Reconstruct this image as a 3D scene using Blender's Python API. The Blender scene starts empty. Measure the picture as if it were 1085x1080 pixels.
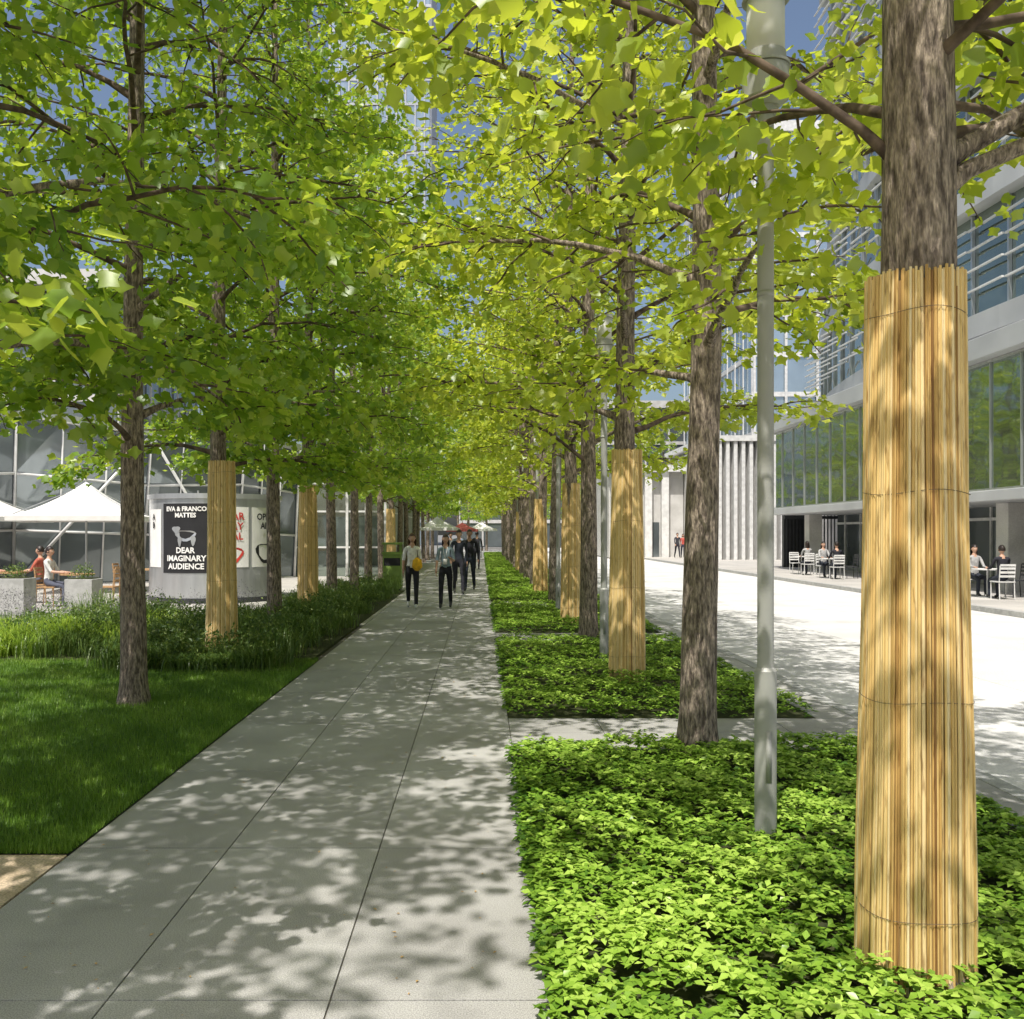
import bpy, bmesh, math, random
import numpy as np
from mathutils import Vector, Matrix
random.seed(7)
scene = bpy.context.scene
COL = scene.collection
scene.view_settings.view_transform = 'Standard'
try: scene.view_settings.look = 'None'
except Exception: pass
scene.view_settings.exposure = 0

# ---------------------------------------------------------------- materials
def newmat(name):
    m = bpy.data.materials.new(name); m.use_nodes = True
    nt = m.node_tree; b = nt.nodes['Principled BSDF']
    return m, nt, b
def N(nt, t, **kw):
    n = nt.nodes.new(t)
    for k, v in kw.items(): setattr(n, k, v)
    return n
def ramp(nt, stops):
    r = N(nt, 'ShaderNodeValToRGB'); e = r.color_ramp.elements
    while len(e) < len(stops): e.new(0.5)
    for i, (p, c) in enumerate(stops):
        e[i].position = p; e[i].color = (c[0], c[1], c[2], 1)
    return r
def noise_mat(name, c1, c2, scale=5, rough=.8, bump=0.0, stretch=(1,1,1), detail=4, fine=None, spec=.3, lo=.35, hi=.65, metal=0, bdist=.01, world=False, stain=None):
    m, nt, b = newmat(name)
    tc = N(nt, 'ShaderNodeTexCoord'); mp = N(nt, 'ShaderNodeMapping'); mp.inputs['Scale'].default_value = stretch
    if world:
        g = N(nt, 'ShaderNodeNewGeometry'); nt.links.new(g.outputs['Position'], mp.inputs[0])
    else:
        nt.links.new(tc.outputs['Object'], mp.inputs[0])
    n = N(nt, 'ShaderNodeTexNoise'); n.inputs['Scale'].default_value = scale; n.inputs['Detail'].default_value = detail
    nt.links.new(mp.outputs[0], n.inputs['Vector'])
    r = ramp(nt, [(lo, c1), (hi, c2)]); nt.links.new(n.outputs['Fac'], r.inputs[0])
    out = r.outputs[0]
    for f in (fine, stain):
        if not f: continue
        n2 = N(nt, 'ShaderNodeTexNoise'); n2.inputs['Scale'].default_value = f[0]; n2.inputs['Detail'].default_value = 2
        nt.links.new(mp.outputs[0], n2.inputs['Vector'])
        r2 = ramp(nt, [(.35, (1-f[1],)*3), (.65, (1+f[1],)*3)]) if f is fine else ramp(nt, [(.26, (1-f[1],)*3), (.40, (1,1,1))])
        nt.links.new(n2.outputs['Fac'], r2.inputs[0])
        mx = N(nt, 'ShaderNodeMixRGB', blend_type='MULTIPLY'); mx.inputs[0].default_value = 1
        nt.links.new(out, mx.inputs[1]); nt.links.new(r2.outputs[0], mx.inputs[2]); out = mx.outputs[0]
    at = N(nt, 'ShaderNodeAttribute'); at.attribute_name = 'tone'
    ad = N(nt, 'ShaderNodeMath', operation='ADD'); ad.inputs[1].default_value = 1.0
    nt.links.new(at.outputs['Fac'], ad.inputs[0])
    vm = N(nt, 'ShaderNodeVectorMath', operation='SCALE'); nt.links.new(out, vm.inputs[0]); nt.links.new(ad.outputs[0], vm.inputs['Scale'])
    nt.links.new(vm.outputs[0], b.inputs['Base Color'])
    b.inputs['Roughness'].default_value = rough; b.inputs['Metallic'].default_value = metal
    b.inputs['Specular IOR Level'].default_value = spec
    if bump:
        bp = N(nt, 'ShaderNodeBump'); bp.inputs['Strength'].default_value = bump; bp.inputs['Distance'].default_value = bdist
        nt.links.new(n.outputs['Fac'], bp.inputs['Height']); nt.links.new(bp.outputs[0], b.inputs['Normal'])
    return m
def flat(name, c, rough=.6, metal=0, spec=.4):
    return noise_mat(name, [x*.88 for x in c], [min(1, x*1.1) for x in c], scale=3, rough=rough, metal=metal, spec=spec, detail=2)
def foliage_mat(name, stops, tstops, tmix=.45, gloss=.05, rough=.4):
    m = bpy.data.materials.new(name); m.use_nodes = True; nt = m.node_tree
    nt.nodes.remove(nt.nodes['Principled BSDF'])
    at = N(nt, 'ShaderNodeAttribute'); at.attribute_name = 'rnd'
    r = ramp(nt, stops); nt.links.new(at.outputs['Fac'], r.inputs[0])
    d = N(nt, 'ShaderNodeBsdfDiffuse'); nt.links.new(r.outputs[0], d.inputs[0])
    r2 = ramp(nt, tstops); nt.links.new(at.outputs['Fac'], r2.inputs[0])
    t = N(nt, 'ShaderNodeBsdfTranslucent'); nt.links.new(r2.outputs[0], t.inputs[0])
    mx = N(nt, 'ShaderNodeMixShader'); mx.inputs[0].default_value = tmix
    nt.links.new(d.outputs[0], mx.inputs[1]); nt.links.new(t.outputs[0], mx.inputs[2])
    g = N(nt, 'ShaderNodeBsdfGlossy'); g.inputs['Roughness'].default_value = rough
    mg = N(nt, 'ShaderNodeMixShader'); mg.inputs[0].default_value = gloss
    nt.links.new(mx.outputs[0], mg.inputs[1]); nt.links.new(g.outputs[0], mg.inputs[2])
    nt.links.new(mg.outputs[0], nt.nodes['Material Output'].inputs['Surface'])
    return m

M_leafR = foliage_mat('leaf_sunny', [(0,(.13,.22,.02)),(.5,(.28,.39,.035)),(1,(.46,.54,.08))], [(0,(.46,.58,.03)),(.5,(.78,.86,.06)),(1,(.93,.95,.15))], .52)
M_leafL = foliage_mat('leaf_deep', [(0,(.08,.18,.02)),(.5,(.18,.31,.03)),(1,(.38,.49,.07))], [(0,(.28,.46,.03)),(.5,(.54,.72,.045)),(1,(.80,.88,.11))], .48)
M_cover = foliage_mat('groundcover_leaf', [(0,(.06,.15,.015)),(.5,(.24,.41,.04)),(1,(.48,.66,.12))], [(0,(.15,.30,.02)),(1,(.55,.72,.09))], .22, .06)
M_grass = foliage_mat('grass_blade', [(0,(.07,.15,.017)),(.6,(.16,.29,.03)),(1,(.30,.43,.07))], [(0,(.1,.24,.015)),(1,(.36,.54,.05))], .3, .03)
M_bed = foliage_mat('border_leaf', [(0,(.05,.10,.025)),(.6,(.12,.20,.045)),(1,(.30,.37,.11))], [(0,(.12,.22,.03)),(1,(.36,.46,.08))], .32, .04)
M_lily = foliage_mat('lily_leaf', [(0,(.11,.20,.02)),(.6,(.26,.39,.04)),(1,(.44,.55,.09))], [(0,(.2,.36,.03)),(1,(.55,.66,.08))], .38, .05)
M_mauve = foliage_mat('mauve_flower', [(0,(.16,.16,.16)),(1,(.36,.33,.38))], [(0,(.12,.14,.1)),(1,(.25,.25,.28))], .2, .0)
M_bark = noise_mat('bark', (.10,.078,.063), (.38,.31,.245), scale=46, stretch=(1,1,.24), rough=.92, bump=1.0, bdist=.03, fine=(150,.30), lo=.36, hi=.64)
M_twig = noise_mat('twig_bark', (.06,.042,.032), (.17,.125,.09), scale=14, rough=.9)
M_path = noise_mat('granite_paving', (.335,.325,.312), (.43,.42,.405), scale=1.1, rough=.8, fine=(190,.30), bump=.15, bdist=.002, world=True, stain=(2.6,.14))
M_terr = noise_mat('terrace_paving', (.40,.385,.36), (.48,.46,.43), scale=.8, rough=.85, fine=(60,.15), world=True)
M_tan = noise_mat('tan_paving', (.52,.40,.27), (.66,.53,.39), scale=5, rough=.9, fine=(80,.25), world=True)
M_road = noise_mat('road_concrete', (.55,.543,.53), (.67,.662,.645), scale=.7, rough=.85, fine=(50,.14), world=True, stain=(1.3,.12))
M_joint = flat('joint_dirt', (.12,.112,.10), .95)
M_kerb = noise_mat('kerb_granite', (.34,.34,.33), (.44,.44,.43), scale=8, rough=.8, fine=(120,.2), world=True)
M_soil = noise_mat('soil', (.03,.04,.014), (.07,.075,.03), scale=20, rough=1)
M_turf = noise_mat('turf', (.04,.085,.015), (.08,.14,.03), scale=12, rough=1)
M_ground = noise_mat('ground_asphalt', (.16,.16,.155), (.22,.22,.21), scale=1, rough=.95)
M_lampgrey = noise_mat('lamp_paint', (.36,.36,.335), (.41,.41,.385), scale=4, rough=.5, spec=.4, metal=.1)
M_white = flat('white_panel', (.66,.66,.65), .6)
M_panel = noise_mat('grey_panel', (.40,.41,.42), (.50,.51,.52), scale=.5, rough=.5)
M_conc = noise_mat('pale_concrete', (.48,.47,.45), (.60,.59,.57), scale=1.2, rough=.8, fine=(30,.08))
M_steel = noise_mat('brushed_steel', (.48,.49,.50), (.58,.59,.6), scale=6, stretch=(1,1,.2), rough=.32, metal=.7)
M_dark = flat('dark_metal', (.04,.042,.045), .5)
M_black = flat('black_print', (.018,.018,.02), .6)
M_red = flat('red_print', (.55,.05,.04), .6)
M_canvas = noise_mat('white_canvas', (.74,.73,.70), (.82,.81,.79), scale=3, rough=.9)
M_redcanvas = flat('red_canvas', (.40,.10,.09), .9)
M_wood = noise_mat('teak', (.30,.17,.08), (.48,.30,.15), scale=8, stretch=(1,8,1), rough=.7)
M_green = flat('green_paint', (.20,.30,.07), .5)
def glassmat(name, c, metal, rough, wav=.0):
    m = noise_mat(name, [x*.8 for x in c], c, scale=.4, rough=rough, metal=metal, spec=.8, detail=2)
    nt = m.node_tree; b = nt.nodes['Principled BSDF']
    if wav:
        tc = N(nt,'ShaderNodeTexCoord'); n = N(nt,'ShaderNodeTexNoise'); n.inputs['Scale'].default_value=.9; n.inputs['Detail'].default_value=1
        nt.links.new(tc.outputs['Object'], n.inputs['Vector'])
        bp = N(nt,'ShaderNodeBump'); bp.inputs['Strength'].default_value=wav; bp.inputs['Distance'].default_value=.05
        nt.links.new(n.outputs['Fac'], bp.inputs['Height']); nt.links.new(bp.outputs[0], b.inputs['Normal'])
    return m
M_glass = glassmat('facade_glass', (.34,.40,.36), .85, .04, .2)
M_glassdk = glassmat('dark_glass', (.20,.23,.24), .5, .08, .2)
M_towerglass = glassmat('tower_glass', (.46,.56,.64), .7, .15, .1)
# reed
M_reed, nt, b = newmat('reed')
at = N(nt,'ShaderNodeAttribute'); at.attribute_name='rnd'
rr = ramp(nt, [(0,(.24,.12,.04)),(.15,(.58,.36,.12)),(.55,(.80,.57,.23)),(1,(.90,.75,.46))]); nt.links.new(at.outputs['Fac'], rr.inputs[0])
tc = N(nt,'ShaderNodeTexCoord'); mp = N(nt,'ShaderNodeMapping'); mp.inputs['Scale'].default_value=(80,80,9)
nt.links.new(tc.outputs['Object'], mp.inputs[0]); nn = N(nt,'ShaderNodeTexNoise'); nn.inputs['Scale'].default_value=1; nn.inputs['Detail'].default_value=3
nt.links.new(mp.outputs[0], nn.inputs['Vector']); r2 = ramp(nt, [(.30,(.42,.33,.25)),(.44,(1,1,1))]); nt.links.new(nn.outputs['Fac'], r2.inputs[0])
mx = N(nt,'ShaderNodeMixRGB',blend_type='MULTIPLY'); mx.inputs[0].default_value=.8
nt.links.new(rr.outputs[0], mx.inputs[1]); nt.links.new(r2.outputs[0], mx.inputs[2]); nt.links.new(mx.outputs[0], b.inputs['Base Color'])
b.inputs['Roughness'].default_value=.5; b.inputs['Specular IOR Level'].default_value=.3

# ---------------------------------------------------------------- mesh helpers
def np_mesh(name, V, F, mat, rnd=None, smooth=False):
    V = np.asarray(V, dtype=np.float32); F = np.asarray(F, dtype=np.int32)
    me = bpy.data.meshes.new(name); k = F.shape[1]
    me.vertices.add(len(V)); me.vertices.foreach_set('co', V.ravel())
    me.loops.add(F.size); me.loops.foreach_set('vertex_index', F.ravel())
    me.polygons.add(len(F)); me.polygons.foreach_set('loop_start', np.arange(0, F.size, k, dtype=np.int32))
    me.polygons.foreach_set('loop_total', np.full(len(F), k, dtype=np.int32))
    if rnd is not None:
        a = me.attributes.new('rnd', 'FLOAT', 'POINT'); a.data.foreach_set('value', np.asarray(rnd, dtype=np.float32))
    me.update(calc_edges=True)
    if smooth: me.polygons.foreach_set('use_smooth', np.ones(len(F), dtype=bool))
    me.materials.append(mat)
    return me
def addobj(name, me, parent=None, loc=(0,0,0), rot=(0,0,0), sc=(1,1,1)):
    o = bpy.data.objects.new(name, me); COL.objects.link(o)
    o.location = loc; o.rotation_euler = rot; o.scale = sc
    if parent: o.parent = parent
    return o
def empty(name, loc=(0,0,0), rot=(0,0,0), sc=(1,1,1)):
    o = addobj(name, None, None, loc, rot, sc); o.empty_display_size = .2
    return o
class MB:
    def __init__(s): s.v=[]; s.f=[]; s.mi=[]; s.t=[]; s.mats=[]
    def m(s, mat):
        if mat not in s.mats: s.mats.append(mat)
        return s.mats.index(mat)
    def face(s, pts, mat, tone=0):
        i=len(s.v); s.v += [tuple(p) for p in pts]; s.f.append(tuple(range(i,i+len(pts)))); s.mi.append(s.m(mat)); s.t.append(tone)
    def box(s, a, b, mat, tone=0):
        x0,y0,z0=a; x1,y1,z1=b; i=len(s.v)
        s.v += [(x0,y0,z0),(x1,y0,z0),(x1,y1,z0),(x0,y1,z0),(x0,y0,z1),(x1,y0,z1),(x1,y1,z1),(x0,y1,z1)]
        for q in ((0,3,2,1),(4,5,6,7),(0,1,5,4),(1,2,6,5),(2,3,7,6),(3,0,4,7)):
            s.f.append(tuple(i+k for k in q)); s.mi.append(s.m(mat)); s.t.append(tone)
    def tube(s, pts, rad, mat, sides=8, cap=True, tone=0):
        pts=[Vector(p) for p in pts]; n=len(pts); i0=len(s.v)
        up = None
        for k in range(n):
            d = (pts[min(k+1,n-1)]-pts[max(k-1,0)])
            if d.length<1e-6: d=Vector((0,0,1))
            d.normalize()
            if up is None: up = d.orthogonal().normalized()
            u = up - d*up.dot(d)
            if u.length<1e-5: u=d.orthogonal()
            u.normalize(); up=u; w=d.cross(u)
            r = rad[k] if hasattr(rad,'__len__') else rad
            for j in range(sides):
                a=2*math.pi*j/sides; s.v.append(tuple(pts[k]+u*(r*math.cos(a))+w*(r*math.sin(a))))
        mi=s.m(mat)
        for k in range(n-1):
            for j in range(sides):
                a=i0+k*sides+j; b=i0+k*sides+(j+1)%sides
                s.f.append((a,b,b+sides,a+sides)); s.mi.append(mi); s.t.append(tone)
        if cap:
            s.f.append(tuple(i0+j for j in reversed(range(sides)))); s.mi.append(mi); s.t.append(tone)
            s.f.append(tuple(i0+(n-1)*sides+j for j in range(sides))); s.mi.append(mi); s.t.append(tone)
    def mesh(s, name, smooth=False):
        me=bpy.data.meshes.new(name); me.from_pydata([tuple(float(c) for c in p) for p in s.v],[],s.f)
        for m in s.mats: me.materials.append(m)
        me.polygons.foreach_set('material_index', np.array(s.mi,dtype=np.int32))
        a=me.attributes.new('tone','FLOAT','FACE'); a.data.foreach_set('value', np.array(s.t,dtype=np.float32))
        if smooth: me.polygons.foreach_set('use_smooth',np.array([len(f)<=4 for f in s.f],dtype=bool))
        me.update(); return me
    def obj(s, name, parent=None, loc=(0,0,0), rot=(0,0,0), smooth=False, bevel=0):
        o=addobj(name, s.mesh(name,smooth), parent, loc, rot)
        if bevel:
            bm=o.modifiers.new('bevel','BEVEL'); bm.width=bevel; bm.segments=2; bm.limit_method='ANGLE'
        return o

# ---------------------------------------------------------------- leaf arrays
LEAF_V = np.array([(0,0,0),(0,.76,-.06), (.26,.02,.05),(.46,.24,.09),(.33,.52,.05),(.40,.88,.0), (-.26,.02,.05),(-.46,.24,.09),(-.33,.52,.05),(-.40,.88,.0)])
LEAF_F = np.array([(0,2,3,4),(0,4,5,1),(0,8,7,6),(0,1,9,8)])
LOW_V = np.array([(0,0,0),(.5,.4,.08),(0,1,0),(-.5,.4,.08)]); LOW_F=np.array([(0,1,2,3)])
OV_V = np.array([(0,0,0),(.24,.45,.06),(0,1,-.08),(-.24,.45,.06),(0,.5,-.02)])
OV_F = np.array([(0,1,2,4),(0,4,2,3)])
def scatter(P, T, Nn, S, TV, TF, rng, rnd=None):
    T = T/np.linalg.norm(T,axis=1,keepdims=True)
    X = np.cross(T,Nn); X/= (np.linalg.norm(X,axis=1,keepdims=True)+1e-9)
    Z = np.cross(X,T)
    n=len(P); tv=TV
    V = P[:,None,:] + S[:,None,None]*(tv[None,:,0,None]*X[:,None,:]+tv[None,:,1,None]*T[:,None,:]+tv[None,:,2,None]*Z[:,None,:])
    F = TF[None,:,:] + (np.arange(n)*len(tv))[:,None,None]
    if rnd is None: rnd = rng.random(n)
    return V.reshape(-1,3), F.reshape(-1,TF.shape[1]), np.repeat(rnd,len(tv))

# ---------------------------------------------------------------- trees
def make_tree(seed, H=11, z0=2.8, R=2.5, nprim=34, nsec=7, nleaf=22, r0=.14, explicit=(), lean=.15, lmat=None, droop=.0, low=False, thin=.75, topk=.72, ls=(.06,.125)):
    rng=np.random.default_rng(seed)
    mb=MB()
    ph=rng.random(4)*6.28
    def trunkp(z):
        return Vector((lean*.4*math.sin(z*.45+ph[0])*min(1,z/3), lean*.4*math.sin(z*.37+ph[1])*min(1,z/3), z))
    def trunkr(z):
        t=max(z,0)/H
        return r0*(1-.80*t**.9)+ .05*r0/.14*math.exp(-max(z,0)*9) + .002
    zs=[-.06,0,.04,.1,.2]+[.35+.25*i for i in range(int((H-.4)/.25))]
    S=22
    for z in zs:
        p=trunkp(max(z,0)); p.z=z; r=trunkr(z)
        for j in range(S):
            a=2*math.pi*j/S
            rr=r*(1+.045*math.sin(3*a+z*.9+ph[2])+.03*math.sin(7*a-z*2.1+ph[3])+.03*(rng.random()-.5))
            mb.v.append((p.x+rr*math.cos(a),p.y+rr*math.sin(a),z))
    mi=mb.m(M_bark)
    for k in range(len(zs)-1):
        for j in range(S):
            a=k*S+j; b_=k*S+(j+1)%S
            mb.f.append((a,b_,b_+S,a+S)); mb.mi.append(mi); mb.t.append(0)
    LP=[];LT=[];LR=[]
    def secondary(p, d, L, r):
        pts=[];q=Vector(p);dd=Vector(d)
        n=5; ct=rng.normal(.5,.13)
        for i in range(n+1):
            pts.append(q.copy()); dd=dd+Vector(rng.normal(0,.16,3)); dd.z-=.06+droop*.05; dd.normalize(); q=q+dd*(L/n)
        if not low or rng.random()<.3: mb.tube(pts,[r*(1-.8*i/n)+.0015 for i in range(n+1)],M_twig,4 if not low else 3,False)
        u=min(1,max(0,(p[2]-z0)/(H-z0)))
        for i in range(max(2,int(nleaf*(1.2-thin*1.2*u)*rng.uniform(.5,1.5)))):
            t=rng.random()**.7*n; k=min(int(t),n-1); pp=pts[k].lerp(pts[k+1],t-k)
            off=rng.normal(0,.10,3); off[2]*=.8
            LP.append(np.array(pp)+off); o=np.array(dd)*.6+rng.normal(0,.7,3); o[2]=o[2]*.5-.4; LT.append(o); LR.append(ct)
    def primary(z, az, L, el, r, ns=None):
        p=trunkp(z); h=Vector((math.cos(az),math.sin(az),0)); n=8; pts=[]; q=p.copy(); e=el
        for i in range(n+1):
            pts.append(q.copy())
            d=h*math.cos(e)+Vector((0,0,math.sin(e))); d+=Vector(rng.normal(0,.07,3)); q=q+d*(L/n); e-= (.06+droop*.05)
        mb.tube(pts,[r*(1-.85*i/n)+.003+(.5*r if i==0 else 0) for i in range(n+1)],M_twig if r<.03 else M_bark,9 if not low else 4,False)
        ns=ns or nsec
        for s in range(ns):
            t=(.22+.78*(s+rng.random()*.8)/ns)*n; t=min(t,n-.01); k=int(t); pp=pts[k].lerp(pts[k+1],t-k)
            sd=1 if s%2 else -1
            ang=az+sd*rng.uniform(.5,1.25); d=Vector((math.cos(ang),math.sin(ang),rng.uniform(-.25,.45))).normalized()
            secondary(pp,d,max(.35,L*.36*(1.15-.5*t/n))*rng.uniform(.7,1.25),r*.35)
        secondary(pts[-1],(h+Vector((0,0,.1))).normalized(),.4,r*.3)
    az=rng.random()*6.28
    for i in range(nprim):
        u=(i+.5*rng.random())/nprim; z=z0+(H-z0-.4)*u**1.05
        az+=2.4+rng.normal(0,.25)
        prof=(.82+.36*math.sin(min(u*1.9,1)*math.pi*.5)) * (1-topk*max(0,u-.35)/.65)
        L=R*prof*rng.uniform(.8,1.12)
        primary(z,az,L,rng.uniform(.25,.55)+.35*u,.030*(1-.55*u)*rng.uniform(.8,1.2))
    for (z,a,L,e,r) in explicit: primary(z,a,L,e,r)
    P=np.array(LP);T=np.array(LT); n=len(P)
    Nn=rng.normal(0,.5,(n,3)); Nn[:,2]+=1
    S_=rng.uniform(ls[0],ls[1],n)*(1.6 if low else 1)
    V,F,rd=scatter(P,T,Nn,S_,LOW_V if low else LEAF_V,LOW_F if low else LEAF_F,rng,np.clip(np.array(LR)+rng.normal(0,.2,n),0,1))
    return mb.mesh('wood',True), np_mesh('leaves',V,F,lmat,rd)

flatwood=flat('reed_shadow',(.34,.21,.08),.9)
def make_wrap(seed, h=2.6, rb=.203, rt=.162, n=140):
    rng=np.random.default_rng(seed); V=[];F=[];R_=[]
    K=7; S=5
    for i in range(n):
        a=2*math.pi*(i+rng.uniform(-.3,.3))/n; r=rng.uniform(.0040,.0058); top=h+rng.uniform(-.014,.008); tl=rng.normal(0,.02); rad=rng.normal(0,.0022); tone=np.clip(rng.normal(.55,.27),0,1)
        if rng.random()<.03: top-=rng.uniform(.05,.25)
        base=len(V)
        for k in range(K):
            t=k/(K-1); z=.0+t*top; R=rb+(rt-rb)*t+rad+.004*math.sin(z*3+seed+a*2); aa=a+tl*(t-.5)+rng.normal(0,.003)
            c=np.array((R*math.cos(aa),R*math.sin(aa),z)); e1=np.array((math.cos(aa),math.sin(aa),0)); e2=np.array((-math.sin(aa),math.cos(aa),0))
            for s in range(S):
                b_=-.6+ (math.pi+1.2)*s/(S-1)
                V.append(c+e2*r*math.cos(b_)+e1*r*math.sin(b_)); R_.append(np.clip(tone+rng.normal(0,.06),0,1))
        for k in range(K-1):
            for s in range(S-1):
                q=base+k*S+s; F.append((q,q+1,q+1+S,q+S))
    me=np_mesh('reed_wrap',V,F,M_reed,R_,True)
    mb=MB()
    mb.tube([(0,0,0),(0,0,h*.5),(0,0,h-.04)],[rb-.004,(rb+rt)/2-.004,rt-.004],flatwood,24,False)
    for z in (.28,1.05,1.8,2.45):
        R=rb+(rt-rb)*z/h+.0075
        mb.tube([(R*math.cos(t),R*math.sin(t),z+.008*math.sin(3*t)) for t in np.linspace(0,2*math.pi,40)],.0012,M_twig,4,False)
    return me, mb.mesh('wrap_core')

WR=[make_wrap(s) for s in (1,2)]
TR=[make_tree(11+i,H=12+.4*i,z0=2.7,R=2.85,nprim=33,nsec=8,nleaf=31,r0=.14,lmat=M_leafR,thin=.58,topk=.42) for i in range(3)]
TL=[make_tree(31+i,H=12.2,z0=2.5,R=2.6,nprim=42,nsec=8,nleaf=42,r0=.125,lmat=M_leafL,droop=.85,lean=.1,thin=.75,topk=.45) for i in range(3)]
TRl=[make_tree(51+i,H=12,z0=2.8,R=2.8,nprim=28,nsec=7,nleaf=17,r0=.14,lmat=M_leafR,low=True,thin=.55,topk=.5) for i in range(2)]
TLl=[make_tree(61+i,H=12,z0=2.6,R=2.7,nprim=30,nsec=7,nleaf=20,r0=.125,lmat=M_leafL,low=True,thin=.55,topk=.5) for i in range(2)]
TB=make_tree(81,H=10.5,z0=3.3,R=2.5,nprim=24,nsec=6,nleaf=20,r0=.14,lmat=M_leafR,thin=.7)
TN=make_tree(71,H=10.5,z0=3.8,R=2.4,nprim=24,nsec=7,nleaf=28,r0=.165,lmat=M_leafR,lean=.04,thin=.8,
   explicit=[(2.98,.15,2.2,.62,.042),(2.86,-.05,2.0,.50,.034),(2.95,2.95,2.4,.72,.018),(3.3,.9,2.2,.8,.04),(3.2,1.9,1.8,.5,.022),(3.35,-.9,1.6,.5,.02),(3.1,.45,2.5,.35,.022),(3.25,.75,2.4,.3,.018),(3.5,.1,2.3,.3,.018)])
used=set()
def uniq(me):
    if me.name in used: return me.copy()
    used.add(me.name); return me
def place_tree(tm,x,y,rot,wrap=None,sc=1):
    e=empty('tulip_tree',(x,y,0))
    addobj('trunk_and_limbs',uniq(tm[0]),e,rot=(0,0,rot),sc=(sc,)*3); addobj('crown',uniq(tm[1]),e,rot=(0,0,rot),sc=(sc,)*3)
    if wrap is not None:
        addobj('reed_wrap',uniq(WR[wrap][0]),e,rot=(0,0,rot*1.7)); addobj('wrap_core',uniq(WR[wrap][1]),e,rot=(0,0,rot*1.7))
RX=1.63
place_tree(TN,1.61,3.50,0,0)
ys=[7.12,10.7,14.4,17.7,21.6,25.6,29.2,32.9,36.5,40.2,43.8,47.5,51.1,54.8,58.4,62,66,70]
wr={1:0,3:1,5:0,9:1}
for i,y in enumerate(ys):
    place_tree(TR[i%3] if i<4 else TRl[i%2],RX+.03*math.sin(i*2.3)+(.04 if 2<=i<5 else 0),y,1.1+i*1.37,wr.get(i))
for i,y in enumerate((-.25,-3.9)): place_tree(TB,RX,y,4+i*1.9)
LX=-3.39
for i,y in enumerate((-3.7,-.5,2.7,5.9,9.22,12.3,15.5,18.4,21.5,25,28.5,32,35.5,39,43,47,51,55,60,65)):
    place_tree(TB if i<2 else (TL[i%3] if i<8 else TLl[i%2]),LX+.04*math.sin(i*3.1),y,.7+i*2.17,{5:1,7:0,12:1}.get(i))
for i,(x,y) in enumerate(((-2,82),(3,86),(-6,80),(7.5,84),(0.5,92),(-9,92),(12,100),(-14,85),(17,88),(-1,74),(5,90))):
    place_tree(TLl[i%2],x,y,i*1.9,None,1.0)

# ---------------------------------------------------------------- ground
def sheet(name,x0,x1,y0,y1,z,mat,parent=None):
    mb=MB(); mb.face([(x0,y0,z),(x1,y0,z),(x1,y1,z),(x0,y1,z)],mat); return mb.obj(name,parent)
sheet('ground',-1500,1500,-1500,1500,-.17,M_ground)
def slabs(mb,x0,x1,y0,y1,lx,ly,z,mat,g=.003,tv=.07):
    cols=lx if hasattr(lx,'__len__') else list(np.arange(x0,x1-.01,lx))+[x1]
    for i in range(len(cols)-1):
        y=y0
        while y<y1:
            a=y; b=min(y+ly,y1)
            if b-a>.02: mb.box((cols[i]+g,a+g,-.06),(cols[i+1]-g,b-g,z),mat,random.uniform(-tv,tv))
            y+=ly
e=empty('footpath')
mb=MB(); mb.box((-2.12,-10,-.165),(3.35,110,-.008),M_joint); mb.obj('bedding',e)
mb=MB(); slabs(mb,0,0,-8,100,[-2.12,-1.325,-.535,.24],1.62,0,M_path,g=.0035,tv=.09)
beds=[(1.0,7.22)]+[(8.45+7.3*i,14.6+7.3*i) for i in range(10)]
prev=-8
for (a,b_) in beds:
    slabs(mb,.24,3.35,prev,a,[.24,1.02,1.8,2.58,3.35],.62 if a-prev<2 else 1.2,0,M_path)
    prev=b_
    slabs(mb,3.0,3.35,a,b_,[3.0,3.35],1.6,0,M_path)
slabs(mb,.24,3.35,prev,100,[.24,1.02,1.8,2.58,3.35],1.2,0,M_path)
mb.obj('paving_slabs',e)
mb=MB(); y=-9
while y<100: mb.box((3.355,y+.003,-.165),(3.50,y+1.2-.003,.002),M_kerb,random.uniform(-.05,.05)); y+=1.2
mb.obj('kerb',None,bevel=.008)
e=empty('road'); mb=MB()
slabs2=[3.5,6.1,8.75,11.4]
mb.box((3.5,-12,-.168),(11.4,120,-.128),M_joint); mb.obj('road_base',e)
mb=MB()
for i in range(3):
    y=-12
    while y<118:
        mb.box((slabs2[i]+.004,y+.004,-.15),(slabs2[i+1]-.004,y+3.9-.004,-.12),M_road,random.uniform(-.04,.04)); y+=3.9
mb.obj('road_slabs',e)
mb=MB(); y=-12
while y<118: mb.box((11.405,y+.003,-.165),(11.56,y+1.2-.003,.002),M_kerb,random.uniform(-.05,.05)); y+=1.2
mb.obj('far_kerb',bevel=.008)
e=empty('far_pavement'); mb=MB(); mb.box((11.565,-12,-.166),(24,120,-.012),M_joint); slabs(mb,11.57,24,-12,75,1.55,1.55,-.002,M_terr); mb.obj('paving',e)
e=empty('terrace'); mb=MB(); mb.box((-45,4.87,-.164),(-2.12,75,-.03),M_joint); mb.obj('terrace_base',e)
mb=MB(); slabs(mb,-45,-2.13,17.2,60,1.2,1.2,-.004,M_terr); mb.obj('terrace_slabs',e)
e=empty('tan_paving'); mb=MB(); mb.box((-25,-9,-.165),(-2.125,4.865,-.02),M_joint); slabs(mb,-14,-2.13,-9,4.86,.6,.6,-.001,M_tan,tv=.12); mb.obj('paving',e)

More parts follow.
